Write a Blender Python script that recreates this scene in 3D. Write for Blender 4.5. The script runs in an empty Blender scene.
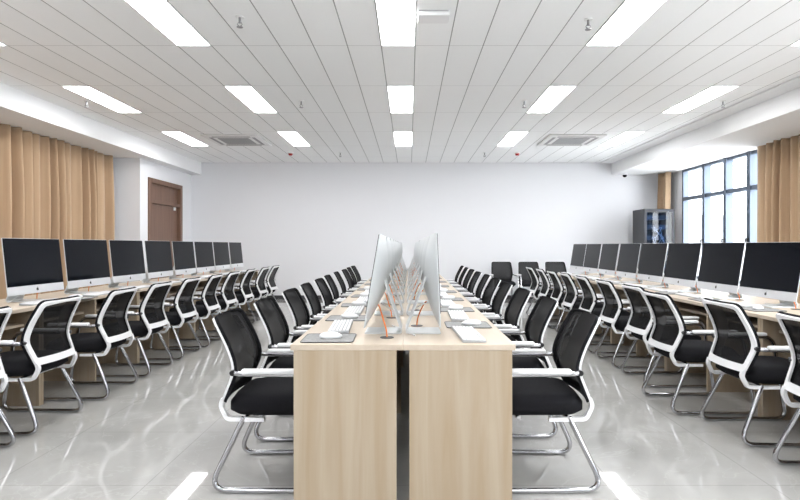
import bpy, bmesh, math, random
from mathutils import Vector, Matrix
random.seed(7)
PI = math.pi
scene = bpy.context.scene
col = scene.collection
H_CEIL, H_SOF, H_DESK = 3.137, 2.857, 0.77
CAM_Z = 1.23

# ------------------------------------------------------------------ materials
def mat(name, color=(.8, .8, .8), rough=.5, metal=0.0, spec=.5, emit=None, estr=0, coat=0):
    m = bpy.data.materials.new(name); m.use_nodes = True
    b = m.node_tree.nodes['Principled BSDF']
    b.inputs['Base Color'].default_value = (*color, 1)
    b.inputs['Roughness'].default_value = rough
    b.inputs['Metallic'].default_value = metal
    b.inputs['Specular IOR Level'].default_value = spec
    b.inputs['Coat Weight'].default_value = coat
    if emit:
        b.inputs['Emission Color'].default_value = (*emit, 1)
        b.inputs['Emission Strength'].default_value = estr
    return m

class N:
    """small node-tree helper"""
    def __init__(s, m):
        s.t = m.node_tree; s.b = s.t.nodes['Principled BSDF']
    def new(s, typ, **kw):
        n = s.t.nodes.new(typ)
        for k, v in kw.items(): setattr(n, k, v)
        return n
    def link(s, a, b): s.t.links.new(a, b)
    def math(s, op, a, b=None, c=None):
        n = s.new('ShaderNodeMath', operation=op)
        for i, v in enumerate((a, b, c)):
            if v is None: continue
            if isinstance(v, (int, float)): n.inputs[i].default_value = v
            else: s.link(v, n.inputs[i])
        return n.outputs[0]
    def mix(s, fac, a, b):
        n = s.new('ShaderNodeMix', data_type='RGBA')
        if isinstance(fac, (int, float)): n.inputs[0].default_value = fac
        else: s.link(fac, n.inputs[0])
        for i, v in ((6, a), (7, b)):
            if isinstance(v, tuple): n.inputs[i].default_value = (*v, 1)
            else: s.link(v, n.inputs[i])
        return n.outputs[2]
    def noise(s, vec, scale, detail=3, rough=.5, dist=0):
        n = s.new('ShaderNodeTexNoise')
        n.inputs['Scale'].default_value = scale; n.inputs['Detail'].default_value = detail
        n.inputs['Roughness'].default_value = rough; n.inputs['Distortion'].default_value = dist
        if vec is not None: s.link(vec, n.inputs['Vector'])
        return n.outputs['Fac']
    def ramp(s, fac, stops):
        n = s.new('ShaderNodeValToRGB'); e = n.color_ramp.elements
        while len(e) < len(stops): e.new(.5)
        for i, (p, c) in enumerate(stops):
            e[i].position = p; e[i].color = (*c, 1)
        s.link(fac, n.inputs[0]); return n.outputs[0]
    def coords(s, out='Object'):
        return s.new('ShaderNodeTexCoord').outputs[out]
    def mapping(s, vec, scale=(1, 1, 1), loc=(0, 0, 0)):
        n = s.new('ShaderNodeMapping'); s.link(vec, n.inputs['Vector'])
        n.inputs['Scale'].default_value = scale; n.inputs['Location'].default_value = loc
        return n.outputs[0]
    def bump(s, h, strength=.1, dist=.01):
        n = s.new('ShaderNodeBump'); n.inputs['Strength'].default_value = strength
        n.inputs['Distance'].default_value = dist
        s.link(h, n.inputs['Height']); s.link(n.outputs[0], s.b.inputs['Normal'])

def wall_mat(name, c, bump=.03):
    m = mat(name, c, .75, spec=.25); n = N(m)
    f = n.noise(n.coords(), 2.0, 2)
    n.link(n.mix(f, tuple(x * .985 for x in c), c), n.b.inputs['Base Color'])
    n.bump(n.noise(n.coords(), 160, 2), bump, .002)
    return m
M_WALL = wall_mat('white_wall_paint', (.80, .806, .832))
M_SOF = wall_mat('white_soffit_paint', (.87, .875, .885))

# ceiling tiles: long metal tiles with dark slits one way and fine joints the other way
W_T, L_T, X0_T, Y0_T = .324, 1.312, -.265, 5.206
M_CEIL = mat('ceiling_tile', (.74, .74, .73), .55, spec=.3)
n = N(M_CEIL); co = n.coords()
sep = n.new('ShaderNodeSeparateXYZ'); n.link(co, sep.inputs[0])
def line(v, org, pitch, w):
    a = n.math('SUBTRACT', v, org); a = n.math('DIVIDE', a, pitch)
    a = n.math('FRACT', n.math('ADD', a, 100.5)); a = n.math('ABSOLUTE', n.math('SUBTRACT', a, .5))
    return n.math('LESS_THAN', a, w / pitch / 2)
lx = line(sep.outputs[0], X0_T, W_T, .010)
ly = line(sep.outputs[1], Y0_T, L_T, .010)
cell = n.new('ShaderNodeTexWhiteNoise', noise_dimensions='2D')
ax = n.math('FLOOR', n.math('DIVIDE', n.math('SUBTRACT', sep.outputs[0], X0_T), W_T))
ay = n.math('FLOOR', n.math('DIVIDE', n.math('SUBTRACT', sep.outputs[1], Y0_T), L_T))
cmb = n.new('ShaderNodeCombineXYZ'); n.link(ax, cmb.inputs[0]); n.link(ay, cmb.inputs[1])
n.link(cmb.outputs[0], cell.inputs['Vector'])
base = n.mix(cell.outputs['Value'], (.94, .95, .955), (.965, .975, .98))
base = n.mix(n.math('MULTIPLY', ly, .45), base, (.25, .25, .25))
base = n.mix(n.math('MULTIPLY', lx, .72), base, (.12, .12, .12))
n.link(base, n.b.inputs['Base Color'])

# polished stone floor tiles
M_FLOOR = mat('polished_floor_tile', (.6, .59, .56), .035, spec=.55)
n = N(M_FLOOR); co = n.coords()
sep = n.new('ShaderNodeSeparateXYZ'); n.link(co, sep.inputs[0])
lx = line(sep.outputs[0], -1.35, .8, .005); ly = line(sep.outputs[1], .4, .8, .005)
v = n.noise(co, 1.6, 6, .6, 1.5)
c1 = n.ramp(v, [(.3, (.405, .40, .382)), (.55, (.44, .433, .415)), (.75, (.475, .468, .45))])
vein = n.math('LESS_THAN', n.math('ABSOLUTE', n.math('SUBTRACT', n.noise(n.mapping(co, (1, 1, 1), (7, 3, 0)), 1.1, 4, .55, 2.2), .5)), .006)
c1 = n.mix(n.math('MULTIPLY', vein, .12), c1, (.72, .71, .69))
ln = n.math('MAXIMUM', lx, ly)
n.link(n.mix(n.math('MULTIPLY', ln, .55), c1, (.25, .245, .235)), n.b.inputs['Base Color'])
n.bump(n.noise(co, 1.2, 1), .012, .02)

def wood_mat(name, a, b, axis):
    m = mat(name, a, .42, spec=.35); n = N(m); co = n.coords()
    s = [16, 16, 16]; s[axis] = .9
    f = n.noise(n.mapping(co, tuple(s)), 1.0, 5, .55, .6)
    s2 = [70, 70, 70]; s2[axis] = 3
    f2 = n.noise(n.mapping(co, tuple(s2)), 1.0, 3)
    c = n.ramp(f, [(.30, a), (.5, tuple((x + y) / 2 for x, y in zip(a, b))), (.68, b)])
    n.link(n.mix(n.math('MULTIPLY', f2, .22), c, tuple(x * .82 for x in a)), n.b.inputs['Base Color'])
    return m
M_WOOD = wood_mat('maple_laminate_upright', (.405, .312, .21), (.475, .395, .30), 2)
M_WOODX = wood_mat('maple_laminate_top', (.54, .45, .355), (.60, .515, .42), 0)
M_DOOR = wood_mat('walnut_door', (.17, .095, .065), (.225, .135, .095), 2)
M_GROM = mat('grommet_plastic', (.03, .03, .03), .5)
M_ALU = mat('brushed_aluminium', (.68, .70, .71), .42, metal=.55)
M_ALUF = mat('aluminium_chin', (.80, .81, .83), .38, metal=.55)
M_SCREEN = mat('black_screen_glass', (.004, .005, .008), .06, spec=.09)
M_BLACK = mat('black_plastic', (.012, .012, .014), .4)
M_WPLAS = mat('white_plastic', (.85, .85, .86), .3)
M_WFRAME = mat('white_chair_plastic', (.84, .84, .85), .33)
M_CHROME = mat('chrome', (.50, .50, .52), .12, metal=1)
M_FAB = mat('black_seat_fabric', (.010, .010, .012), .9, spec=.15)
n = N(M_FAB); n.bump(n.noise(n.coords(), 500, 2), .3, .002)
# chair back: fine net, a little see-through
M_NET = mat('black_net', (.009, .009, .010), .8, spec=.15)
n = N(M_NET)
lwt = n.new('ShaderNodeBsdfTransparent'); mx = n.new('ShaderNodeMixShader')
out = n.t.nodes['Material Output']
mx.inputs[0].default_value = .08      # the weave is far finer than a pixel: a steady small share is open
n.link(n.b.outputs[0], mx.inputs[1]); n.link(lwt.outputs[0], mx.inputs[2]); n.link(mx.outputs[0], out.inputs[0])

M_KCASE = mat('keyboard_aluminium', (.42, .43, .44), .45, metal=.3)
M_KEYS = mat('white_keys', (.86, .86, .87), .4)
M_PAD = mat('grey_mouse_mat', (.22, .22, .22), .75)
n = N(M_PAD); n.link(n.mix(n.noise(n.coords(), 60, 3), (.16, .16, .16), (.42, .42, .41)), n.b.inputs['Base Color'])
M_ORANGE = mat('orange_cable', (.80, .22, .04), .5)
M_WCAB = mat('white_cable', (.80, .80, .80), .4)
M_LED = mat('led_diffuser', (.9, .9, .9), .5, emit=(.985, .99, 1), estr=6.6)
M_SPR = mat('sprinkler_metal', (.30, .30, .31), .35, metal=.6)
M_LFR = mat('light_frame', (.85, .85, .85), .4)
M_AC = mat('air_conditioner_white', (.80, .80, .80), .45)
M_GRILLE = mat('air_conditioner_grille', (.36, .42, .43), .55)
n = N(M_GRILLE); sepg = n.new('ShaderNodeSeparateXYZ'); n.link(n.coords(), sepg.inputs[0])
st = n.math('GREATER_THAN', n.math('FRACT', n.math('ADD', n.math('MULTIPLY', sepg.outputs[1], 40), 50)), .5)
n.link(n.mix(st, (.22, .22, .23), (.42, .42, .43)), n.b.inputs['Base Color'])
M_RED = mat('red_plastic', (.45, .02, .02), .4)
M_BASEB = mat('dark_baseboard', (.035, .035, .04), .4)
M_CURT = mat('tan_curtain', (.56, .37, .215), .8, spec=.2)
n = N(M_CURT); cf = n.noise(n.mapping(n.coords(), (90, 90, 2)), 1, 3)
n.link(n.mix(cf, (.47, .33, .21), (.54, .39, .26)), n.b.inputs['Base Color'])
n.b.inputs['Sheen Weight'].default_value = .15
M_MULL = mat('dark_blue_window_frame', (.11, .14, .19), .35, metal=.3)
M_RACK = mat('black_rack_steel', (.045, .047, .055), .45, metal=.3)
M_RACKGL = mat('tinted_rack_glass', (.02, .05, .10), .08, spec=.9)
M_RACKIN = mat('rack_patch_panel', (.12, .14, .17), .5)
def front_only(n, fac):
    # a pane reflects on the side facing the ray only; leaving the pane it just passes
    g = n.new('ShaderNodeNewGeometry')
    return n.math('MULTIPLY', fac, n.math('SUBTRACT', 1.0, g.outputs['Backfacing']))
M_GLASS = mat('window_glass', (1, 1, 1), 0)
n = N(M_GLASS); tr = n.new('ShaderNodeBsdfTransparent'); gl = n.new('ShaderNodeBsdfGlossy')
gl.inputs['Roughness'].default_value = 0; fr = n.new('ShaderNodeFresnel'); fr.inputs[0].default_value = 1.45
ms = n.new('ShaderNodeMixShader'); n.link(front_only(n, fr.outputs[0]), ms.inputs[0]); n.link(tr.outputs[0], ms.inputs[1]); n.link(gl.outputs[0], ms.inputs[2])
n.link(ms.outputs[0], n.t.nodes['Material Output'].inputs[0])
def bld_mat(name, c, dark):
    m = mat(name, c, .8); n = N(m)
    br = n.new('ShaderNodeTexBrick'); br.offset = 0
    br.inputs['Color1'].default_value = (*dark, 1); br.inputs['Color2'].default_value = (*dark, 1); br.inputs['Mortar'].default_value = (*c, 1)
    br.inputs['Scale'].default_value = 1; br.inputs['Mortar Size'].default_value = .7
    br.inputs['Brick Width'].default_value = 3.2; br.inputs['Row Height'].default_value = 3.2
    sp = n.new('ShaderNodeSeparateXYZ'); n.link(n.coords(), sp.inputs[0])
    cb = n.new('ShaderNodeCombineXYZ'); n.link(n.math('ADD', sp.outputs[0], sp.outputs[1]), cb.inputs[0]); n.link(sp.outputs[2], cb.inputs[1])
    n.link(cb.outputs[0], br.inputs['Vector']); n.link(br.outputs[0], n.b.inputs['Base Color'])
    return m

# ------------------------------------------------------------------ geometry helpers
def link(o, parent=None):
    col.objects.link(o)
    if parent: o.parent = parent
    return o
def obj(name, bm, m, parent=None, smooth=False, angle=None):
    bmesh.ops.recalc_face_normals(bm, faces=bm.faces[:])
    me = bpy.data.meshes.new(name); bm.to_mesh(me); bm.free()
    for mm in (m if isinstance(m, (list, tuple)) else [m]): me.materials.append(mm)
    if smooth:
        for p in me.polygons: p.use_smooth = True
        if angle:
            me.set_sharp_from_angle(angle=math.radians(angle))
    return link(bpy.data.objects.new(name, me), parent)
def box(bm, x0, x1, y0, y1, z0, z1, bev=0, seg=2, mi=0):
    r = bmesh.ops.create_cube(bm, size=1)
    vs = r['verts']
    for v in vs:
        v.co = Vector(((x0 + x1) / 2 + v.co.x * (x1 - x0), (y0 + y1) / 2 + v.co.y * (y1 - y0), (z0 + z1) / 2 + v.co.z * (z1 - z0)))
    fs = set(f for v in vs for f in v.link_faces)
    if bev:
        es = list(set(e for v in vs for e in v.link_edges))
        rr = bmesh.ops.bevel(bm, geom=es, offset=bev, segments=seg, profile=.5, affect='EDGES')
        fs = set(rr['faces']) | set(f for f in fs if f.is_valid)
    for f in fs: f.material_index = mi
def bx(*a, **k):
    bm = bmesh.new(); box(bm, *a, **k); return bm
def fillet(pts, rad, seg=6):
    pts = [Vector(p) for p in pts]; out = [pts[0]]
    for i in range(1, len(pts) - 1):
        p, a, b = pts[i], pts[i - 1], pts[i + 1]
        r = rad[i] if isinstance(rad, (list, tuple)) else rad
        da, db = (a - p), (b - p)
        ra = min(r, da.length * .49); rb = min(r, db.length * .49)
        A = p + da.normalized() * ra; B = p + db.normalized() * rb
        for k in range(seg + 1):
            t = k / seg
            out.append((1 - t) ** 2 * A + 2 * t * (1 - t) * p + t * t * B)
    out.append(pts[-1]); return out
def sweep(bm, pts, section, up=Vector((0, 0, 1)), caps=True):
    """section: list of (a,b) in the plane normal to the path"""
    rings = []; pn = None
    for i, p in enumerate(pts):
        t = (pts[min(i + 1, len(pts) - 1)] - pts[max(i - 1, 0)]).normalized()
        if pn is None:
            ref = up if abs(t.dot(up)) < .95 else Vector((1, 0, 0))
            nn = (ref - t * ref.dot(t)).normalized()
        else:
            nn = (pn - t * pn.dot(t)).normalized()
        pn = nn; bb = t.cross(nn)
        rings.append([bm.verts.new(p + nn * a + bb * b) for a, b in section])
    k = len(section)
    for r0, r1 in zip(rings, rings[1:]):
        for j in range(k):
            bm.faces.new((r0[j], r0[(j + 1) % k], r1[(j + 1) % k], r1[j]))
    if caps:
        bm.faces.new(rings[0][::-1]); bm.faces.new(rings[-1])
def circ(r, nseg=8): return [(r * math.cos(2 * PI * k / nseg), r * math.sin(2 * PI * k / nseg)) for k in range(nseg)]
def tube(bm, pts, r, nseg=8): sweep(bm, [Vector(p) for p in pts], circ(r, nseg))
def cyl(bm, c, r, h, r2=None, nseg=20, axis='Z'):
    m = Matrix.Translation(c)
    if axis == 'Y': m = m @ Matrix.Rotation(PI / 2, 4, 'X')
    if axis == 'X': m = m @ Matrix.Rotation(PI / 2, 4, 'Y')
    bmesh.ops.create_cone(bm, cap_ends=True, segments=nseg, radius1=r, radius2=r if r2 is None else r2, depth=h, matrix=m)
def tag(o, label, cat, group=None):
    o['label'] = label; o['category'] = cat
    if group: o['group'] = group
    return o
def empty(name, loc=(0, 0, 0), rz=0):
    o = bpy.data.objects.new(name, None); o.location = loc; o.rotation_euler = (0, 0, rz); o.empty_display_size = .1
    return link(o)
def struct(o): o['kind'] = 'structure'; return o
def copy_tree(o, parent=None):
    c = o.copy(); col.objects.link(c)
    if parent: c.parent = parent
    for ch in list(o.children): copy_tree(ch, c)
    return c
class Maker:
    """first use hands out the prototype itself, later uses hand out copies with copied parts"""
    def __init__(s, proto): s.p = proto; s.used = False
    def at(s, loc, rz, label, group):
        o = copy_tree(s.p) if s.used else s.p
        s.used = True
        o.location = loc; o.rotation_euler = (0, 0, rz); o['label'] = label; o['group'] = group
        return o
ORD = ['nearest', 'second', 'third', 'fourth', 'fifth', 'sixth', 'seventh', 'eighth', 'ninth', 'tenth']
def nth(i, n_, what):
    if i == 0: return 'nearest the camera'
    if i == n_ - 1: return 'farthest from the camera'
    return '%s from the camera' % ORD[i]

# ------------------------------------------------------------------ room shell
YB, YF = 12.54, -3.2          # back wall, wall behind the camera
XL, XLW, XR, XRW = -5.0, -5.62, 5.04, 5.9
struct(obj('floor', bx(XLW - .3, XRW + .4, YF - .2, YB + .4, -.12, 0), M_FLOOR))
struct(obj('ceiling', bx(-4.9, 4.9, YF - .2, YB + .2, H_CEIL, H_CEIL + .1), M_CEIL))
struct(obj('wall_back', bx(XLW - .3, XR, YB, YB + .2, 0, H_CEIL + .1), M_WALL))
struct(obj('wall_back_alcove', bx(XR, XRW + .3, YB + .08, YB + .2, 0, H_CEIL + .1), M_WALL))
struct(obj('wall_front', bx(XLW - .3, XRW + .3, YF - .2, YF, 0, H_CEIL + .1), M_WALL))
YP = 10.15                    # the left wall steps in here
struct(obj('wall_left', bx(XLW - .2, XLW, YF, YP, 0, H_CEIL + .1), M_WALL))
# wall with the door: pieces around the opening
DY0, DY1, DZ = 10.50, 11.95, 2.51
bm = bmesh.new()
box(bm, XLW - .2, XL, YP, DY0, 0, H_CEIL + .1); box(bm, XLW - .2, XL, DY1, YB, 0, H_CEIL + .1)
box(bm, XLW - .2, XL, DY0, DY1, DZ, H_CEIL + .1); box(bm, XLW - .2, XLW, DY0, DY1, 0, DZ)
struct(obj('wall_left_door_side', bm, M_WALL))
# bulkheads along both sides
struct(obj('trim_1', bx(XLW, -4.77, YF, YB, H_SOF, H_CEIL + .05), M_SOF))
struct(obj('trim_2', bx(4.65, XRW + .1, YF, YB + .08, H_SOF, H_CEIL + .05), M_SOF))
struct(obj('trim_3', bx(4.38, 4.65, YF, YB, H_CEIL - .022, H_CEIL + .02), M_SOF))
# right wall with the window opening
WY0, WY1, WZ0 = 8.74, 11.80, .55
bm = bmesh.new()
box(bm, XRW, XRW + .25, YF, -2.4, 0, H_CEIL + .1); box(bm, XRW, XRW + .25, 4.4, WY0, 0, H_CEIL + .1)
box(bm, XRW, XRW + .25, -2.4, 4.4, 0, WZ0); box(bm, XRW, XRW + .25, -2.4, 4.4, H_SOF, H_CEIL + .1); box(bm, XRW, XRW + .25, WY1, YB + .2, 0, H_CEIL + .1)
box(bm, XRW, XRW + .25, WY0, WY1, 0, WZ0); box(bm, XRW, XRW + .25, WY0, WY1, H_SOF, H_CEIL + .1)
struct(obj('wall_right', bm, M_WALL))
# baseboards
struct(obj('baseboard_back', bx(XL, XR, YB - .015, YB, 0, .085), M_BASEB))
bm = bmesh.new(); box(bm, XL, XL + .015, YP, DY0 - .06, 0, .085); box(bm, XL, XL + .015, DY1 + .06, YB - .015, 0, .085)
struct(obj('baseboard_left', bm, M_BASEB))
struct(obj('baseboard_right', bx(XRW - .015, XRW, YF, YB, 0, .085), M_BASEB))
# door
d = empty('door_1', (XL, (DY0 + DY1) / 2, 0)); struct(d)
hw = (DY1 - DY0) / 2
bm = bmesh.new()
box(bm, -.10, .025, -hw - .05, -hw + .06, 0, DZ + .03); box(bm, -.10, .025, hw - .06, hw + .05, 0, DZ + .03)
box(bm, -.10, .025, -hw + .06, hw - .06, DZ - .06, DZ + .03); box(bm, -.10, .012, -hw + .06, hw - .06, 2.06, 2.13)
struct(obj('door_frame', bm, M_DOOR, d))
bm = bx(-.09, -.045, -hw + .06, hw - .06, 2.13, DZ - .06); struct(obj('transom_panel', bm, M_DOOR, d))
leaf = struct(obj('door_leaf', bx(-.09, -.045, -hw + .062, hw - .062, .005, 2.058), M_DOOR, d))
bm = bx(-.045, -.02, hw - .26, hw - .20, 1.98, 2.05, bev=.004); struct(obj('door_catch', bm, M_WPLAS, leaf))
bm = bmesh.new(); box(bm, -.045, -.037, hw - .19, hw - .15, .93, 1.17); tube(bm, fillet([(-.04, hw - .17, 1.05), (.01, hw - .17, 1.05), (.01, hw - .29, 1.05)], .01, 3), .009)
struct(obj('door_handle', bm, M_CHROME, leaf, True, 40))
# window: frame bars, panes, handles
w = empty('window_1', (XRW, (WY0 + WY1) / 2, 0)); struct(w)
yc = (WY0 + WY1) / 2
bm = bmesh.new()
def wbar(y0, y1, z0, z1, x0=.0, x1=.11): box(bm, x0, x1, y0 - yc, y1 - yc, z0, z1)
mulls = [9.45, 10.16, 10.90]
wbar(WY0, WY0 + .06, WZ0, H_SOF); wbar(WY1 - .06, WY1, WZ0, H_SOF)
for y, hw_ in zip(mulls, (.05, .045, .045)): wbar(y - hw_, y + hw_, WZ0, H_SOF, -.03)
ys = [WY0 + .06] + mulls + [WY1 - .06]
for y0, y1 in zip(ys, ys[1:]):
    wbar(y0, y1, 2.19, 2.265, -.01); wbar(y0, y1, WZ0, WZ0 + .06); wbar(y0, y1, H_SOF - .05, H_SOF)
struct(obj('window_frame', bm, M_MULL, w))
for y0, y1 in zip(ys, ys[1:]):
    for z0, z1 in ((WZ0 + .06, 2.19), (2.265, H_SOF - .05)):
        struct(obj('window_pane', bx(.05, .058, y0 - yc + .03, y1 - yc - .03, z0, z1), M_GLASS, w))
for y in mulls:
    bm = bmesh.new(); box(bm, -.05, -.03, y - yc - .015, y - yc + .015, 1.24, 1.36); box(bm, -.085, -.05, y - yc - .012, y - yc + .012, 1.33, 1.355); box(bm, -.085, -.07, y - yc - .012, y - yc + .012, 1.22, 1.355)
    struct(obj('window_handle', bm, M_BLACK, w))
struct(obj('window_sill', bx(-.05, .10, WY0 - yc, WY1 - yc, WZ0 - .04, WZ0), M_WPLAS, w))

# added unseen window on the same wall, put in to brighten the room with daylight
w2 = empty('added_window', (XRW, 1.0, 0)); struct(w2); yc = 1.0
bm = bmesh.new(); ys2 = [-2.4 + .06] + [-2.4 + .85 * k for k in range(1, 8)] + [4.4 - .06]
wbar(-2.4, -2.34, WZ0, H_SOF); wbar(4.34, 4.4, WZ0, H_SOF)
for y in ys2[1:-1]: wbar(y - .035, y + .035, WZ0, H_SOF, -.03)
for y0, y1 in zip(ys2, ys2[1:]):
    wbar(y0, y1, 2.19, 2.265, -.01); wbar(y0, y1, WZ0, WZ0 + .06); wbar(y0, y1, H_SOF - .05, H_SOF)
struct(obj('window_frame', bm, M_MULL, w2))
for y0, y1 in zip(ys2, ys2[1:]):
    for z0, z1 in ((WZ0 + .06, 2.19), (2.265, H_SOF - .05)):
        struct(obj('window_pane', bx(.05, .058, y0 - yc + .03, y1 - yc - .03, z0, z1), M_GLASS, w2))

# ------------------------------------------------------------------ curtains
def curtain(name, x, y0, y1, z0, z1, amp, pitch, seed, label, group):
    rnd = random.Random(seed); ph = rnd.random() * 6
    bm = bmesh.new(); L = y1 - y0; nx = int(L / pitch * 16); nz = 14
    ph1 = []; p = 0
    for i in range(nx + 1):
        ph1.append(p); p += 2 * PI / 16 * (1 + .28 * math.sin(i * .071 + seed) + .22 * math.sin(i * .19 + 2 * seed))
    amps = [amp * (.65 + .35 * math.sin(i * .09 + ph)) for i in range(nx + 1)]
    V = []
    for j in range(nz + 1):
        t = j / nz; row = []
        for i in range(nx + 1):
            s = i / nx
            a = amps[i] * (.70 + .30 * min(1, t * 3))
            q = abs(math.sin(.5 * ph1[i] + .12 * math.sin(t * 3 + i * .02)))
            off = (1 if x < 0 else -1) * a * (2 * q ** .65 - 1 + .12 * math.sin(2 * ph1[i] + 1.3 + t))
            sh = .35 * pitch * math.cos(ph1[i]) * a / amp * .5
            row.append(bm.verts.new((off, s * L - L / 2 + sh, z1 - t * (z1 - z0))))
        V.append(row)
    for j in range(nz):
        for i in range(nx):
            bm.faces.new((V[j][i], V[j][i + 1], V[j + 1][i + 1], V[j + 1][i]))
    o = obj(name, bm, M_CURT, None, True); o.location = (x, (y0 + y1) / 2, 0)
    sm = o.modifiers.new('thickness', 'SOLIDIFY'); sm.thickness = .004
    return tag(o, label, 'curtain', group)
curtain('curtain', -5.44, 4.2, 9.92, .03, H_SOF - .004, .15, .19, 3, 'long tan pleated curtain covering the whole left window wall', 'tan curtains')
curtain('curtain', 5.74, 4.6, 9.0, .03, H_SOF - .004, .145, .19, 5, 'wide tan curtain drawn open at near side of the right window', 'tan curtains')
curtain('curtain', 5.72, 12.00, 12.42, .03, H_SOF - .004, .085, .085, 8, 'narrow gathered tan curtain at far end of window behind the black rack', 'tan curtains')

# ------------------------------------------------------------------ ceiling fittings
def make_light():
    t = empty('ceiling_light'); tag(t, '', 'ceiling light')
    hx, hy = W_T / 2 - .002, L_T / 2 - .002
    bm = bmesh.new()
    box(bm, -hx, -hx + .008, -hy, hy, -.006, 0); box(bm, hx - .008, hx, -hy, hy, -.006, 0)
    box(bm, -hx + .008, hx - .008, -hy, -hy + .012, -.006, 0); box(bm, -hx + .008, hx - .008, hy - .012, hy, -.006, 0)
    obj('frame', bm, M_LFR, t)
    obj('diffuser', bx(-hx + .008, hx - .008, -hy + .012, hy - .012, -.004, -.001), M_LED, t)
    return t
mk = Maker(make_light())
cols = [(-12, 'far left column beside the left bulkhead'), (-6, 'left inner column'), (0, 'centre column'), (6, 'right inner column'), (12, 'far right column beside the right bulkhead')]
rows = [(9.144, 'farthest'), (6.518, 'middle'), (3.894, 'nearest'), (1.27, None), (-1.354, None)]
for y, rn in rows:
    for c, cn in cols:
        x = X0_T + W_T * (c + .5)
        if rn: lab = '%s of the three white panel lights in the %s' % (rn, cn)
        else: lab = 'flush white panel light in the ceiling nearer than those in view'
        mk.at((x, y + L_T / 2, H_CEIL), 0, lab, 'ceiling panel lights')
def make_ac():
    t = empty('air_conditioner'); tag(t, '', 'air conditioner')
    obj('panel', bx(-.49, .49, -.49, .49, -.03, 0, bev=.012), M_AC, t)
    obj('intake_grille', bx(-.27, .27, -.27, .27, -.036, -.028), M_GRILLE, t)
    for k in range(4):
        bm = bmesh.new(); box(bm, -.33, .33, .345, .40, -.033, -.028)
        bmesh.ops.rotate(bm, verts=bm.verts[:], cent=(0, 0, 0), matrix=Matrix.Rotation(k * PI / 2, 3, 'Z'))
        obj('air_vent', bm, M_GRILLE if k else M_BLACK, t)
    return t
mk = Maker(make_ac())
mk.at((-3.08, 9.82, H_CEIL), 0, 'square white cassette air conditioner in the left half of ceiling', 'ceiling air conditioners')
mk.at((2.90, 9.82, H_CEIL), 0, 'square white cassette air conditioner in the right half of ceiling', 'ceiling air conditioners')
def make_sprinkler():
    t = empty('sprinkler'); tag(t, '', 'sprinkler')
    bm = bmesh.new(); cyl(bm, (0, 0, -.004), .035, .008); obj('escutcheon', bm, M_LFR, t, True, 40)
    bm = bmesh.new(); cyl(bm, (0, 0, -.03), .010, .05, nseg=10)
    tube(bm, [(-.012, 0, -.05), (-.02, 0, -.065), (0, 0, -.085)], .004, 6); tube(bm, [(.012, 0, -.05), (.02, 0, -.065), (0, 0, -.085)], .004, 6)
    obj('body', bm, M_SPR, t, True, 40)
    bm = bmesh.new(); cyl(bm, (0, 0, -.087), .026, .004, nseg=14); obj('deflector', bm, M_SPR, t, True, 40)
    return t
mk = Maker(make_sprinkler())
for x, y, lab in ((-1.41, 4.55, 'nearest ceiling sprinkler left of the centre lights'), (-1.42, 7.2, 'second ceiling sprinkler left of the centre lights, smaller in view'),
                  (-1.41, 11.2, 'farthest ceiling sprinkler left of centre, close to the back wall'), (1.51, 4.6, 'nearest ceiling sprinkler right of the centre lights'),
                  (1.52, 7.2, 'second ceiling sprinkler right of the centre lights, smaller in view'), (1.55, 11.2, 'farthest ceiling sprinkler right of centre, close to the back wall'),
                  (-4.25, 7.2, 'ceiling sprinkler beside the far left light near the left bulkhead'), (4.14, 7.2, 'ceiling sprinkler beside the far right light near the right bulkhead')):
    mk.at((x, y, H_CEIL), 0, lab, 'ceiling sprinklers')
def make_alarm():
    t = empty('smoke_detector'); tag(t, '', 'smoke detector')
    bm = bmesh.new(); cyl(bm, (0, 0, -.012), .055, .024); obj('base', bm, M_LFR, t, True, 40)
    bm = bmesh.new(); cyl(bm, (0, 0, -.042), .030, .036, .048); obj('sensor_head', bm, M_RED, t, True, 40)
    return t
mk = Maker(make_alarm())
mk.at((-2.43, 11.2, H_CEIL), 0, 'small red ceiling detector left of centre near back wall', 'red ceiling detectors')
mk.at((2.22, 11.2, H_CEIL), 0, 'small red ceiling detector right of centre near back wall', 'red ceiling detectors')
t = empty('access_point', (.20, 4.50, H_CEIL)); tag(t, 'white box mounted on the ceiling beside the nearest centre light', 'wireless access point')
obj('housing', bx(-.13, .13, -.09, .09, -.045, -.012, bev=.01), M_WPLAS, t)
obj('mounting_plate', bx(-.12, .12, -.08, .08, -.012, 0), M_GRILLE, t)
t = empty('security_camera', (4.86, 12.30, H_SOF)); tag(t, 'small white and black dome camera under the right bulkhead by back wall', 'security camera')
bm = bmesh.new(); cyl(bm, (0, 0, -.02), .06, .04); obj('base', bm, M_WPLAS, t, True, 40)
bm = bmesh.new(); bmesh.ops.create_uvsphere(bm, u_segments=18, v_segments=10, radius=.048, matrix=Matrix.Translation((0, 0, -.045)))
obj('lens_dome', bm, M_SCREEN, t, True)

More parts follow.
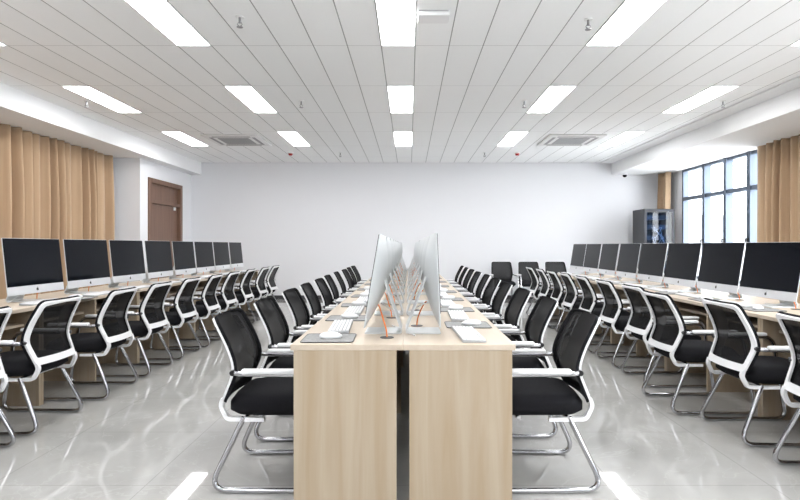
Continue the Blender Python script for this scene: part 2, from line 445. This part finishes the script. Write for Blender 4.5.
# ------------------------------------------------------------------ desks (local: sitter at -Y, seats along X)
def make_desk(width, depth, grommets, H_DESK):
    t = empty('desk'); tag(t, '', 'desk')
    hw, hd = width / 2, depth / 2
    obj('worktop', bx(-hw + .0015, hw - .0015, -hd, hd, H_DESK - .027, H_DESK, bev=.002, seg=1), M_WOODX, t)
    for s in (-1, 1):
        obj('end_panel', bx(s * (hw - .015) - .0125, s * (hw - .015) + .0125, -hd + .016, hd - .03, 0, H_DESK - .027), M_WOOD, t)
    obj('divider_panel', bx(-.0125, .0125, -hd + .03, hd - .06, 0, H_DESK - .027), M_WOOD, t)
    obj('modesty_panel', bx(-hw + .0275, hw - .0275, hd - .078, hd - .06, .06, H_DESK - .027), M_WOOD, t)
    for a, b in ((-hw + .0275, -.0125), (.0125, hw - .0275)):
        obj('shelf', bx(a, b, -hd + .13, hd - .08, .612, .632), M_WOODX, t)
    for g in grommets:
        bm = bmesh.new(); cyl(bm, (g[0], g[1], H_DESK + .001), .034, .004, nseg=24)
        gr = obj('grommet', bm, M_GROM, t, True, 40)
    return t
# rows: name, facing, desk edge x, depth, start y, seat pitch, monitor front x, first monitor centre, seats with computers
ROW = {
 'left':   dict(rz=PI / 2, H=.77, edge=-2.82, depth=.68, y0=2.70, P=.755, px=-3.07, c0=2.69 + .325, k0=2),
 'right':  dict(rz=-PI / 2, H=.742, edge=2.48,  depth=.82, y0=2.45, P=.715, px=2.85,  c0=2.63 + .325,  k0=2),
 'cl':     dict(rz=-PI / 2, H=.77, edge=-.551, depth=.523, y0=2.53, P=.75, px=-.215, c0=2.925, k0=0),
 'cr':     dict(rz=PI / 2, H=.77, edge=.495,  depth=.523, y0=2.53, P=.75, px=.150, c0=2.925, k0=0),
}
ROW['left']['MP'] = .752; ROW['right']['MP'] = .708; ROW['cl']['MP'] = .75; ROW['cr']['MP'] = .75
WHERE = {'left': 'left wall row', 'right': 'right window row', 'cl': 'left side of centre island', 'cr': 'right side of centre island'}
def to_local(row, x, y, cy):
    """world xy -> desk-local xy for a desk centred at world (cx, cy)"""
    r = ROW[row]; cx = desk_cx(row)
    dx, dy = x - cx, y - cy
    c, s = math.cos(-r['rz']), math.sin(-r['rz'])
    return (dx * c - dy * s, dx * s + dy * c)
def desk_cx(row):
    r = ROW[row]
    return r['edge'] + (1 if r['rz'] < 0 else -1) * r['depth'] / 2
def loc2w(row, lx, ly, cy):
    """seat-local (user's right, user's forward from panel front) -> world xy"""
    r = ROW[row]; c, s = math.cos(r['rz']), math.sin(r['rz'])
    return (r['px'] + lx * c - ly * s, cy + lx * s + ly * c)
GR = (.20, .105); CDX = {'left': -.060, 'right': 0, 'cl': 0, 'cr': 0}
for row in ('left', 'right', 'cl', 'cr'):
    r = ROW[row]
    for u in range(5):
        cy = r['y0'] + r['P'] * (2 * u + 1)
        gs = []
        for k in (2 * u, 2 * u + 1):
            gx, gy = loc2w(row, GR[0] + CDX[row], GR[1], r['c0'] + r['MP'] * k)
            gs.append(to_local(row, gx, gy, cy))
        t = make_desk(2 * r['P'], r['depth'], gs, r['H'])
        t.location = (desk_cx(row), cy, 0); t.rotation_euler = (0, 0, r['rz'])
        t['label'] = 'pale maple desk in %s, %s' % (WHERE[row], nth(u, 5, 'desk'))
        t['group'] = 'maple computer desks'

# ------------------------------------------------------------------ computers (screen faces -Y, foot on z=0)
def make_computer(lean):
    t = empty('desktop_computer'); tag(t, '', 'computer')
    Wp, Z0, Z1, tilt = .340, .069, .520, math.radians(lean)
    def P(x, y, z):     # panel space -> leaned back about its lower edge
        zz = z - Z0
        return Vector((x, y * math.cos(tilt) + zz * math.sin(tilt), Z0 + zz * math.cos(tilt) - y * math.sin(tilt)))
    bm = bmesh.new(); nx, nz = 20, 16
    fr, bk = [], []
    for j in range(nz + 1):
        a, b = [], []
        for i in range(nx + 1):
            u = -1 + 2 * i / nx; v = -1 + 2 * j / nz
            x = u * Wp; z = (Z0 + Z1) / 2 + v * (Z1 - Z0) / 2
            bulge = .005 + .050 * (max(0, (1 - abs(u) ** 2.2)) ** .9) * (max(0, (1 - abs(v) ** 2.2)) ** .9)
            a.append(bm.verts.new(P(x, .0, z))); b.append(bm.verts.new(P(x, bulge, z)))
        fr.append(a); bk.append(b)
    for j in range(nz):
        for i in range(nx):
            bm.faces.new((fr[j][i], fr[j][i + 1], fr[j + 1][i + 1], fr[j + 1][i])).material_index = 1
            bm.faces.new((bk[j][i], bk[j + 1][i], bk[j + 1][i + 1], bk[j][i + 1]))
    for i in range(nx):
        bm.faces.new((fr[0][i], bk[0][i], bk[0][i + 1], fr[0][i + 1])); bm.faces.new((fr[nz][i], fr[nz][i + 1], bk[nz][i + 1], bk[nz][i]))
    for j in range(nz):
        bm.faces.new((fr[j][0], fr[j + 1][0], bk[j + 1][0], bk[j][0])); bm.faces.new((fr[j][nx], bk[j][nx], bk[j + 1][nx], fr[j + 1][nx]))
    hs = obj('housing', bm, [M_ALU, M_ALUF], t, True, 50)
    zc = Z0 + .068
    bm = bmesh.new(); box(bm, -Wp + .003, Wp - .003, -.003, -.0004, zc, Z1 - .003)
    for v in bm.verts: v.co = P(*v.co)
    obj('screen', bm, M_SCREEN, t)
    # fruit-shaped emblem on the chin: body with two lobes and a bite, and a leaf
    cz = Z0 + .032; rr = .0125; pts = []
    for k in range(40):
        a = 2 * PI * k / 40
        rad = rr * (1 - .10 * math.exp(-((a - PI / 2 + PI) % (2 * PI) - PI) ** 2 / .12) - .08 * math.exp(-((a - 3 * PI / 2 + PI) % (2 * PI) - PI) ** 2 / .06) + .06 * abs(math.cos(a)))
        x, z = rad * math.cos(a), rad * math.sin(a)
        dx, dz = x - .0165, z - .001
        dd = math.hypot(dx, dz)
        if dd < .0075: x, z = .0165 + dx / dd * .0075, .001 + dz / dd * .0075
        pts.append((x, z))
    bm = bmesh.new()
    def emb(pp):
        a = [bm.verts.new(P(x, -.0012, cz + z)) for x, z in pp]; b = [bm.verts.new(P(x, .0, cz + z)) for x, z in pp]
        bm.faces.new(a); bm.faces.new(b[::-1])
        for i in range(len(pp)): bm.faces.new((a[i], b[i], b[(i + 1) % len(pp)], a[(i + 1) % len(pp)]))
    emb(pts)
    emb([(.0005, .0125), (.0015, .0165), (.0055, .0195), (.005, .0155)])
    obj('emblem', bm, M_BLACK, t)
    # stand: foot plate and slanting neck in one bent sheet
    bm = bmesh.new()
    ry = {9.5: .180, 2.5: .170}.get(lean, .200)     # back to back on the island the feet just meet
    path = fillet([(0, -.015, .004), (0, ry, .004), (0, .075 if lean > 4 else .055, .31)], [0, .022, 0], 8)
    wd = .0975
    sec = []
    rows_ = []
    for i, p in enumerate(path):
        tt = (path[min(i + 1, len(path) - 1)] - path[max(i - 1, 0)]).normalized()
        nn = Vector((0, -tt.z, tt.y)); h = .0035
        rows_.append([bm.verts.new(p + nn * h + Vector((-wd, 0, 0))), bm.verts.new(p + nn * h + Vector((wd, 0, 0))), bm.verts.new(p - nn * h + Vector((wd, 0, 0))), bm.verts.new(p - nn * h + Vector((-wd, 0, 0)))])
    for a, b in zip(rows_, rows_[1:]):
        for j in range(4): bm.faces.new((a[j], a[(j + 1) % 4], b[(j + 1) % 4], b[j]))
    bm.faces.new(rows_[0]); bm.faces.new(rows_[-1][::-1])
    obj('stand', bm, M_ALU, t, True, 35)
    bm = bmesh.new()
    tube(bm, fillet([(.0, .066, .15), (.0, .125, .12), (.0, .165, .04), (-.09, .165, .006), (-.13, .13, .006), (-.18, .12, .006)], .03, 4), .0035, 6)
    obj('power_cord', bm, M_WCAB, t, True)
    return t
def make_keyboard():
    t = empty('keyboard'); tag(t, '', 'keyboard')
    bm = bmesh.new(); box(bm, -.215, .215, -.057, .057, .0, .009, bev=.003)
    for v in bm.verts:
        if v.co.z > .005 and v.co.y > 0: v.co.z += .006
    obj('case', bm, M_KCASE, t)
    bm = bmesh.new()
    for j in range(6):
        y = -.047 + j * .0188; x = -.208
        ws = [.0155] * 22 if j else [.0155, .0155, .0155, .105] + [.0155] * 14
        while x < .205 and ws:
            w_ = ws.pop(0); h0 = .009 + max(0, (y + .0075)) * .055
            box(bm, x, min(x + w_, .208), y - .0060, y + .0072, h0, h0 + .0065); x += w_ + .0034
    obj('keys', bm, M_KEYS, t)['kind'] = 'stuff'
    return t
def make_mouse():
    bm = bmesh.new(); bmesh.ops.create_uvsphere(bm, u_segments=20, v_segments=12, radius=1)
    for v in bm.verts:
        x, y, z = v.co
        v.co = Vector((x * .031 * (1 - .05 * y), y * .057, max(0.0, .012 + z * .020 + (0 if z < 0 else -.003 * y))))
    o = obj('computer_mouse', bm, M_WPLAS, None, True, 60); return tag(o, '', 'mouse')
def make_pad():
    bm = bx(-.125, .125, -.125, .125, 0, .003)
    vs = [e for e in bm.edges if abs(e.verts[0].co.z - e.verts[1].co.z) > .001]
    bmesh.ops.bevel(bm, geom=vs, offset=.02, segments=4, affect='EDGES', profile=.5)
    t = empty('mouse_pad'); tag(t, '', 'mouse pad')
    obj('mat', bm, M_PAD, t)
    bm = bmesh.new(); rim = []
    for cx_, cy_, a0 in ((.105, .105, 0), (-.105, .105, PI / 2), (-.105, -.105, PI), (.105, -.105, 3 * PI / 2)):
        for k in range(5):
            a = a0 + k * PI / 8; rim.append(Vector((cx_ + .02 * math.cos(a), cy_ + .02 * math.sin(a), .0022)))
    rim.append(rim[0]); tube(bm, rim, .0022, 6)
    obj('stitched_edge', bm, M_BLACK, t, True)
    return t
def make_cable():
    bm = bmesh.new(); g = GR
    tube(bm, fillet([(g[0], g[1], -.05), (g[0], g[1], .03), (g[0] - .02, .085, .09), (.10, .062, .145), (.08, .055, .15)], [0, .03, .04, .02, 0], 5), .0038, 7)
    # a small hole-free cable: the lower end drops through the grommet
    for v in bm.verts: v.co.z = max(v.co.z, .004)
    o = obj('network_cable', bm, M_ORANGE, None, True); return tag(o, '', 'cable')
mk_pc = {k: Maker(make_computer(a)) for k, a in (('left', 6), ('right', 9), ('cl', 9.5), ('cr', 2.5))}
mk_kb, mk_ms, mk_pad, mk_cab = [Maker(f()) for f in (make_keyboard, make_mouse, make_pad, make_cable)]
rnd = random.Random(11)
for row in ('left', 'right', 'cl', 'cr'):
    r = ROW[row]; nvis = 10 - r['k0']
    for i in range(nvis):
        k = i + r['k0']; cy = r['c0'] + r['MP'] * k
        wh = WHERE[row]; HD = r['H'] + .0005
        jz = math.radians(rnd.uniform(-1.2, 1.2)) if row in ('left', 'right') else math.radians(rnd.uniform(-1, 1))
        mk_pc[row].at((r['px'], cy, HD), r['rz'] + jz, 'silver all-in-one computer on %s, %s' % (wh, nth(i, nvis, 'computer')), 'silver all-in-one computers')
        x, y = loc2w(row, CDX[row], 0, cy)
        mk_cab.at((x, y, HD), r['rz'], 'orange network cable behind computer on %s, %s' % (wh, nth(i, nvis, 'cable')), 'orange network cables')
        kx, ky = -.135 + rnd.uniform(-.012, .012), -.155 + rnd.uniform(-.02, .01)
        x, y = loc2w(row, kx, ky, cy)
        mk_kb.at((x, y, HD), r['rz'] + rnd.uniform(-.05, .05), 'white keyboard on %s, %s' % (wh, nth(i, nvis, 'keyboard')), 'white keyboards')
        px_, py_ = .228 + rnd.uniform(-.006, .006), -.180 + rnd.uniform(-.012, .012)
        x, y = loc2w(row, px_, py_, cy); a = r['rz'] + rnd.uniform(-.06, .06)
        mk_pad.at((x, y, HD), a, 'grey mouse pad with black edge on %s, %s' % (wh, nth(i, nvis, 'pad')), 'grey mouse pads')
        x, y = loc2w(row, px_ + rnd.uniform(-.03, .02), py_ + rnd.uniform(-.02, .02), cy)
        mk_ms.at((x, y, HD + .0032), a + rnd.uniform(-.5, .5), 'white mouse on grey pad on %s, %s' % (wh, nth(i, nvis, 'mouse')), 'white computer mice')

# ------------------------------------------------------------------ chairs (sitter faces +Y, origin on the floor)
prof = [(-.266, .435), (-.238, .508), (-.212, .580), (-.213, .640), (-.241, .722), (-.277, .796), (-.314, .868)]
def cr(p0, p1, p2, p3, t):
    return tuple(.5 * (2 * b + (c - a) * t + (2 * a - 5 * b + 4 * c - d_) * t * t + (-a + 3 * b - 3 * c + d_) * t ** 3) for a, b, c, d_ in zip(p0, p1, p2, p3))
dense = []
for i in range(len(prof) - 1):
    p0 = prof[max(i - 1, 0)]; p3 = prof[min(i + 2, len(prof) - 1)]
    for k in range(10): dense.append(cr(p0, prof[i], prof[i + 1], p3, k / 10))
dense.append(prof[-1])
cum = [0]
for a, b in zip(dense, dense[1:]): cum.append(cum[-1] + math.hypot(b[0] - a[0], b[1] - a[1]))
LB = cum[-1]
def S(a, b, off=0):
    """back surface: a across, b along the profile, off = distance behind the surface"""
    bb = min(max(b, 0), LB); i = 0
    while i < len(cum) - 2 and cum[i + 1] < bb: i += 1
    t = (bb - cum[i]) / (cum[i + 1] - cum[i]); p, q = dense[i], dense[i + 1]
    y, z = p[0] + (q[0] - p[0]) * t, p[1] + (q[1] - p[1]) * t
    i0, i1 = max(i - 2, 0), min(i + 3, len(dense) - 1)
    ty, tz = dense[i1][0] - dense[i0][0], dense[i1][1] - dense[i0][1]; l = math.hypot(ty, tz)
    ny, nz = -tz / l, ty / l          # points backwards
    y += .035 * (a / .235) ** 2 - .012
    return Vector((a, y + ny * off, z + nz * off))
def rrect(ins_a, ins_b0, ins_b1, rt, rb, shift=0):
    """closed loop of (a, b); narrower towards the top and the bottom"""
    out = []; b0, b1 = ins_b0, LB - ins_b1
    def hw(b):
        s = b / LB
        return .232 - .020 * max(0, (s - .4) / .6) ** 1.5 - .022 * max(0, (.4 - s) / .4) ** 1.3 - ins_a
    NC, NS, NB = 6, 14, 8
    ctr = [(1, b0 + rb, -PI / 2, rb), (1, b1 - rt, 0, rt), (-1, b1 - rt, PI / 2, rt), (-1, b0 + rb, PI, rb)]
    pts = []
    for q, (sg, cb, a0, rr) in enumerate(ctr):
        corner = []
        for k in range(NC + 1):
            a = a0 + k * PI / 2 / NC
            ca = sg * (hw(cb) - rr)
            aa, bb = ca + rr * math.cos(a), cb + rr * math.sin(a)
            corner.append((aa, bb))
        pts.append(corner)
    for q in range(4):
        c0, c1 = pts[q], pts[(q + 1) % 4]
        out += c0
        p, r_ = c0[-1], c1[0]
        m = NS if q in (0, 2) else NB
        for k in range(1, m):
            t = k / m; a, b = p[0] + (r_[0] - p[0]) * t, p[1] + (r_[1] - p[1]) * t
            if q in (0, 2): a = (1 if q == 0 else -1) * hw(b)
            if q == 1: b += .012 * math.sin(PI * t) * (1 if LB - b > .013 else .0)
            out.append((a, b))
    return out
def make_chair():
    t = empty('office_chair'); tag(t, '', 'chair')
    # seat cushion
    bm = bmesh.new(); bmesh.ops.create_grid(bm, x_segments=1, y_segments=1, size=.01); bm.clear()
    nu, nv = 18, 18
    def seat_pt(u, v, top):
        e = 5.0
        r = (abs(u) ** e + abs(v) ** e) ** (1 / e)
        mxx = max(abs(u), abs(v)) or 1
        x, y = .235 * u * (mxx / r if r else 1), .235 * v * (mxx / r if r else 1)
        edge = max(abs(u), abs(v))
        rim = (1 - edge ** 6) ** .5 if edge < 1 else 0
        zt = .425 + .053 * rim - .012 * max(0, v) ** 3 + .006 * v * v
        zb = .395 - .030 * rim
        return Vector((x, y * 1.06 + .005, zt if top else zb))
    T, B = [], []
    for j in range(nv + 1):
        T.append([bm.verts.new(seat_pt(-1 + 2 * i / nu, -1 + 2 * j / nv, True)) for i in range(nu + 1)])
        B.append([bm.verts.new(seat_pt(-1 + 2 * i / nu, -1 + 2 * j / nv, False)) for i in range(nu + 1)])
    for j in range(nv):
        for i in range(nu):
            bm.faces.new((T[j][i], T[j][i + 1], T[j + 1][i + 1], T[j + 1][i])); bm.faces.new((B[j][i], B[j + 1][i], B[j + 1][i + 1], B[j][i + 1]))
    for i in range(nu):
        bm.faces.new((T[0][i], B[0][i], B[0][i + 1], T[0][i + 1])); bm.faces.new((T[nv][i], T[nv][i + 1], B[nv][i + 1], B[nv][i]))
    for j in range(nv):
        bm.faces.new((T[j][0], T[j + 1][0], B[j + 1][0], B[j][0])); bm.faces.new((T[j][nu], B[j][nu], B[j + 1][nu], T[j + 1][nu]))
    obj('seat', bm, M_FAB, t, True, 60)
    # net panel: one woven sheet stretched over the front of the frame
    bm = bmesh.new(); rim = rrect(.002, .004, .004, .038, .02)
    NR = 9; rings = []
    for k in range(NR):
        s = 1 - k / NR
        rings.append([bm.verts.new(S(a * s, LB * .5 + (b - LB * .5) * s, -.002)) for a, b in rim])
    ce = bm.verts.new(S(0, LB * .5, -.002)); m = len(rim)
    for r0, r1 in zip(rings, rings[1:]):
        for j in range(m): bm.faces.new((r0[j], r0[(j + 1) % m], r1[(j + 1) % m], r1[j]))
    for j in range(m): bm.faces.new((rings[-1][j], rings[-1][(j + 1) % m], ce))
    obj('back_net', bm, M_NET, t, True)
    # dark edging the net is clipped into, in front of the white frame
    bm = bmesh.new(); o1 = rrect(0, 0, 0, .040, .02); i1 = rrect(.014, .014, .014, .028, .014)
    def ring(o_, i_, f0, f1, mi=0):
        A = [bm.verts.new(S(a, b, f0)) for a, b in o_]; Bv = [bm.verts.new(S(a, b, f1)) for a, b in o_]
        Cv = [bm.verts.new(S(a, b, f1)) for a, b in i_]; D = [bm.verts.new(S(a, b, f0)) for a, b in i_]
        k = len(A)
        for j in range(k):
            q = (j + 1) % k
            for X, Y in ((A, Bv), (Bv, Cv), (Cv, D), (D, A)): bm.faces.new((X[j], X[q], Y[q], Y[j])).material_index = mi
    ring(o1, i1, -.007, .009)
    obj('net_edging', bm, M_FAB, t, True, 50)
    # white frame and the brackets down to the seat
    bm = bmesh.new(); ring(rrect(.0025, .0025, .0025, .040, .02), rrect(.033, .050, .030, .022, .014), .0092, .021)
    for s in (-1, 1):
        path = fillet([(s * .195, -.262, .455), (s * .195, -.275, .42), (s * .20, -.240, .352), (s * .205, -.05, .352)], [0, .02, .02, 0], 4)
        sweep(bm, path, [(-.013, -.010), (-.013, .010), (.013, .010), (.013, -.010)], up=Vector((1, 0, 0)))
    obj('back_frame', bm, M_WFRAME, t, True, 40)
    # chrome sled frames with the arm supports, one per side, and white arm pads
    for s in (-1, 1):
        bm = bmesh.new()
        pth = fillet([(s * .205, -.155, .362), (s * .248, -.318, .0135), (s * .262, .305, .0135), (s * .262, .215, .588), (s * .250, -.175, .592), (s * .222, -.205, .595)], [0, .100, .075, .075, .03, 0], 9)
        tube(bm, pth, .0135, 10)
        obj('sled_leg', bm, M_CHROME, t, True, 50)
        bm = bx(s * .262 - .021, s * .262 + .021, -.150, .168, .594, .618, bev=.009, seg=3)
        obj('armrest', bm, M_WFRAME, t, True, 50)
        bm = bmesh.new(); cyl(bm, (s * .236, -.200, .594), .014, .03, nseg=14, axis='X')
        obj('arm_bolt', bm, M_BLACK, t, True, 40)
    for y in (-.15, .1):
        bm = bmesh.new(); tube(bm, [(-.2, y, .355), (.2, y, .355)], .011, 8)
        obj('cross_tube', bm, M_CHROME, t, True, 50)
    return t
mk_ch = Maker(make_chair())
CH = {
 'left': (-2.70, PI / 2, [3.08, 3.775, 4.58, 5.33, 6.09, 6.80, 7.53, 8.35, 9.14, 9.86]),
 'right': (2.335, -PI / 2, [2.80, 3.58, 4.21, 4.97, 5.70, 6.44, 7.16, 7.80, 8.50, 9.20]),
 'cl': (-.683, -PI / 2, [2.965, 3.68, 4.46, 5.15, 5.89, 6.60, 7.42, 8.19, 8.94, 9.62]),
 'cr': (.647, PI / 2, [2.965, 3.74, 4.49, 5.22, 5.97, 6.72, 7.45, 8.20, 8.93, 9.63]),
}
for row, (x, rz, ys) in CH.items():
    for i, y in enumerate(ys):
        xx = x + rnd.uniform(-.012, .012); a = rz + rnd.uniform(-.03, .03)
        if row == 'right' and i == 2: xx = 2.20
        mk_ch.at((xx, y, 0), a, 'black mesh white-framed chair at %s, %s' % (WHERE[row], nth(i, len(ys), 'chair')), 'black mesh chairs at the desks')
for x, nm in ((2.03, 'leftmost'), (2.62, 'middle'), (3.21, 'rightmost')):
    mk_ch.at((x, 11.72, 0), PI + rnd.uniform(-.04, .04), '%s of three black mesh chairs facing the camera near the back wall' % nm, 'spare chairs near the back wall')

# ------------------------------------------------------------------ network rack
t = empty('server_rack', (5.265, 11.79, 0)); tag(t, 'tall black network rack cabinet with glass door in the right back corner', 'server rack')
bm = bmesh.new(); hw, hd = .315, .29
box(bm, -hw, -hw + .03, -hd, hd, .05, 2.0); box(bm, hw - .03, hw, -hd, hd, .05, 2.0)
box(bm, -hw + .03, hw - .03, hd - .03, hd, .05, 2.0); box(bm, -hw + .03, hw - .03, -hd, hd - .03, 1.96, 2.0); box(bm, -hw + .03, hw - .03, -hd, hd - .03, .05, .10)
obj('body', bm, M_RACK, t)
for s1 in (-1, 1):
    for s2 in (-1, 1):
        bm = bmesh.new(); cyl(bm, (s1 * .26, s2 * .23, .025), .03, .05); obj('foot', bm, M_RACK, t)
for z in (.35, .75, 1.05, 1.35, 1.58, 1.78):
    obj('rack_unit', bx(-.24, .24, -.20, .15, z, z + .09), M_RACKIN, t)
bm = bmesh.new(); rr = random.Random(4)
for k in range(9):
    x0 = rr.uniform(-.16, .14); z0 = rr.choice((1.35, 1.58)) + .04; z1 = rr.choice((1.05, 1.35, 1.58)) + .03; xm = rr.uniform(-.2, .2)
    tube(bm, fillet([(x0, -.20, z0), (x0 + .01, -.235, z0), (xm, -.235, (z0 + z1) / 2 - .1), (-x0, -.235, z1), (-x0, -.20, z1)], .05, 4), .006, 6)
obj('patch_cables', bm, M_WCAB, t, True)['kind'] = 'stuff'
dr = bmesh.new()
box(dr, -hw, -hw + .05, -hd - .022, -hd - .001, .08, 1.99); box(dr, hw - .05, hw, -hd - .022, -hd - .001, .08, 1.99)
box(dr, -hw + .05, hw - .05, -hd - .022, -hd - .001, 1.93, 1.99); box(dr, -hw + .05, hw - .05, -hd - .022, -hd - .001, .08, .14)
door = obj('door', dr, M_RACK, t)
M_RG = mat('rack_door_glass', (.02, .05, .1), .05)
n = N(M_RG); tr = n.new('ShaderNodeBsdfTransparent'); tr.inputs[0].default_value = (.50, .62, .78, 1); gl = n.new('ShaderNodeBsdfGlossy'); gl.inputs['Roughness'].default_value = .03
fr = n.new('ShaderNodeFresnel'); fr.inputs[0].default_value = 1.6
ms = n.new('ShaderNodeMixShader'); n.link(front_only(n, fr.outputs[0]), ms.inputs[0]); n.link(tr.outputs[0], ms.inputs[1]); n.link(gl.outputs[0], ms.inputs[2]); n.link(ms.outputs[0], n.t.nodes['Material Output'].inputs[0])
obj('door_glass', bx(-hw + .05, hw - .05, -hd - .014, -hd - .008, .14, 1.93), M_RG, door)
obj('door_handle', bx(hw - .035, hw - .015, -hd - .045, -hd - .022, .98, 1.12, bev=.004), M_CHROME, door)

# ------------------------------------------------------------------ outside the window
M_ROOF = mat('pale_roof', (.30, .30, .30), .8)
MB1 = bld_mat('pale_building', (.30, .31, .32), (.20, .22, .25)); MB2 = bld_mat('cream_building', (.33, .32, .30), (.22, .23, .24))
for (x, y, sx, sy, z1, m, lab) in ((33, 62, 7, 6, 4.2, MB1, 'pale hazy building seen through far panes of the window'),
                                  (41.5, 66, 7, 6, 3.2, MB2, 'low cream building seen between the middle panes of the window'),
                                  (40.5, 52, 4.5, 6, 3.6, MB1, 'pale grey building seen through near panes of the window')):
    t = empty('building', (x, y, -14)); tag(t, lab, 'building')
    obj('wall', bx(-sx / 2, sx / 2, -sy / 2, sy / 2, 0, z1 + 14), m, t)
    obj('roof', bx(-sx / 2 - .2, sx / 2 + .2, -sy / 2 - .2, sy / 2 + .2, z1 + 14, z1 + 14.35), M_ROOF, t)
g = struct(obj('ground', bx(8, 220, -80, 240, -14.2, -14), mat('pale_ground', (.80, .80, .80), .9)))  # colour raised this pale to bounce daylight up onto the ceiling

# ------------------------------------------------------------------ light, camera, view
wd = bpy.data.worlds.new('sky'); scene.world = wd; wd.use_nodes = True
wd.node_tree.nodes['Background'].inputs[0].default_value = (.93, .97, 1.0, 1)
wd.node_tree.nodes['Background'].inputs[1].default_value = 3.9
cam = bpy.data.cameras.new('camera'); co_ = link(bpy.data.objects.new('camera', cam))
co_.location = (0, 0, CAM_Z); co_.rotation_euler = (PI / 2, 0, 0)
cam.sensor_width = 36; cam.lens = 546 / 800 * 36
cam.shift_x = -9 / 800; cam.shift_y = -4.5 / 800
cam.clip_start = .05; cam.clip_end = 500
scene.camera = co_
scene.view_settings.view_transform = 'Standard'; scene.view_settings.look = 'None'
scene.view_settings.gamma = 1; scene.view_settings.use_curve_mapping = False
scene.view_settings.exposure = 1.60
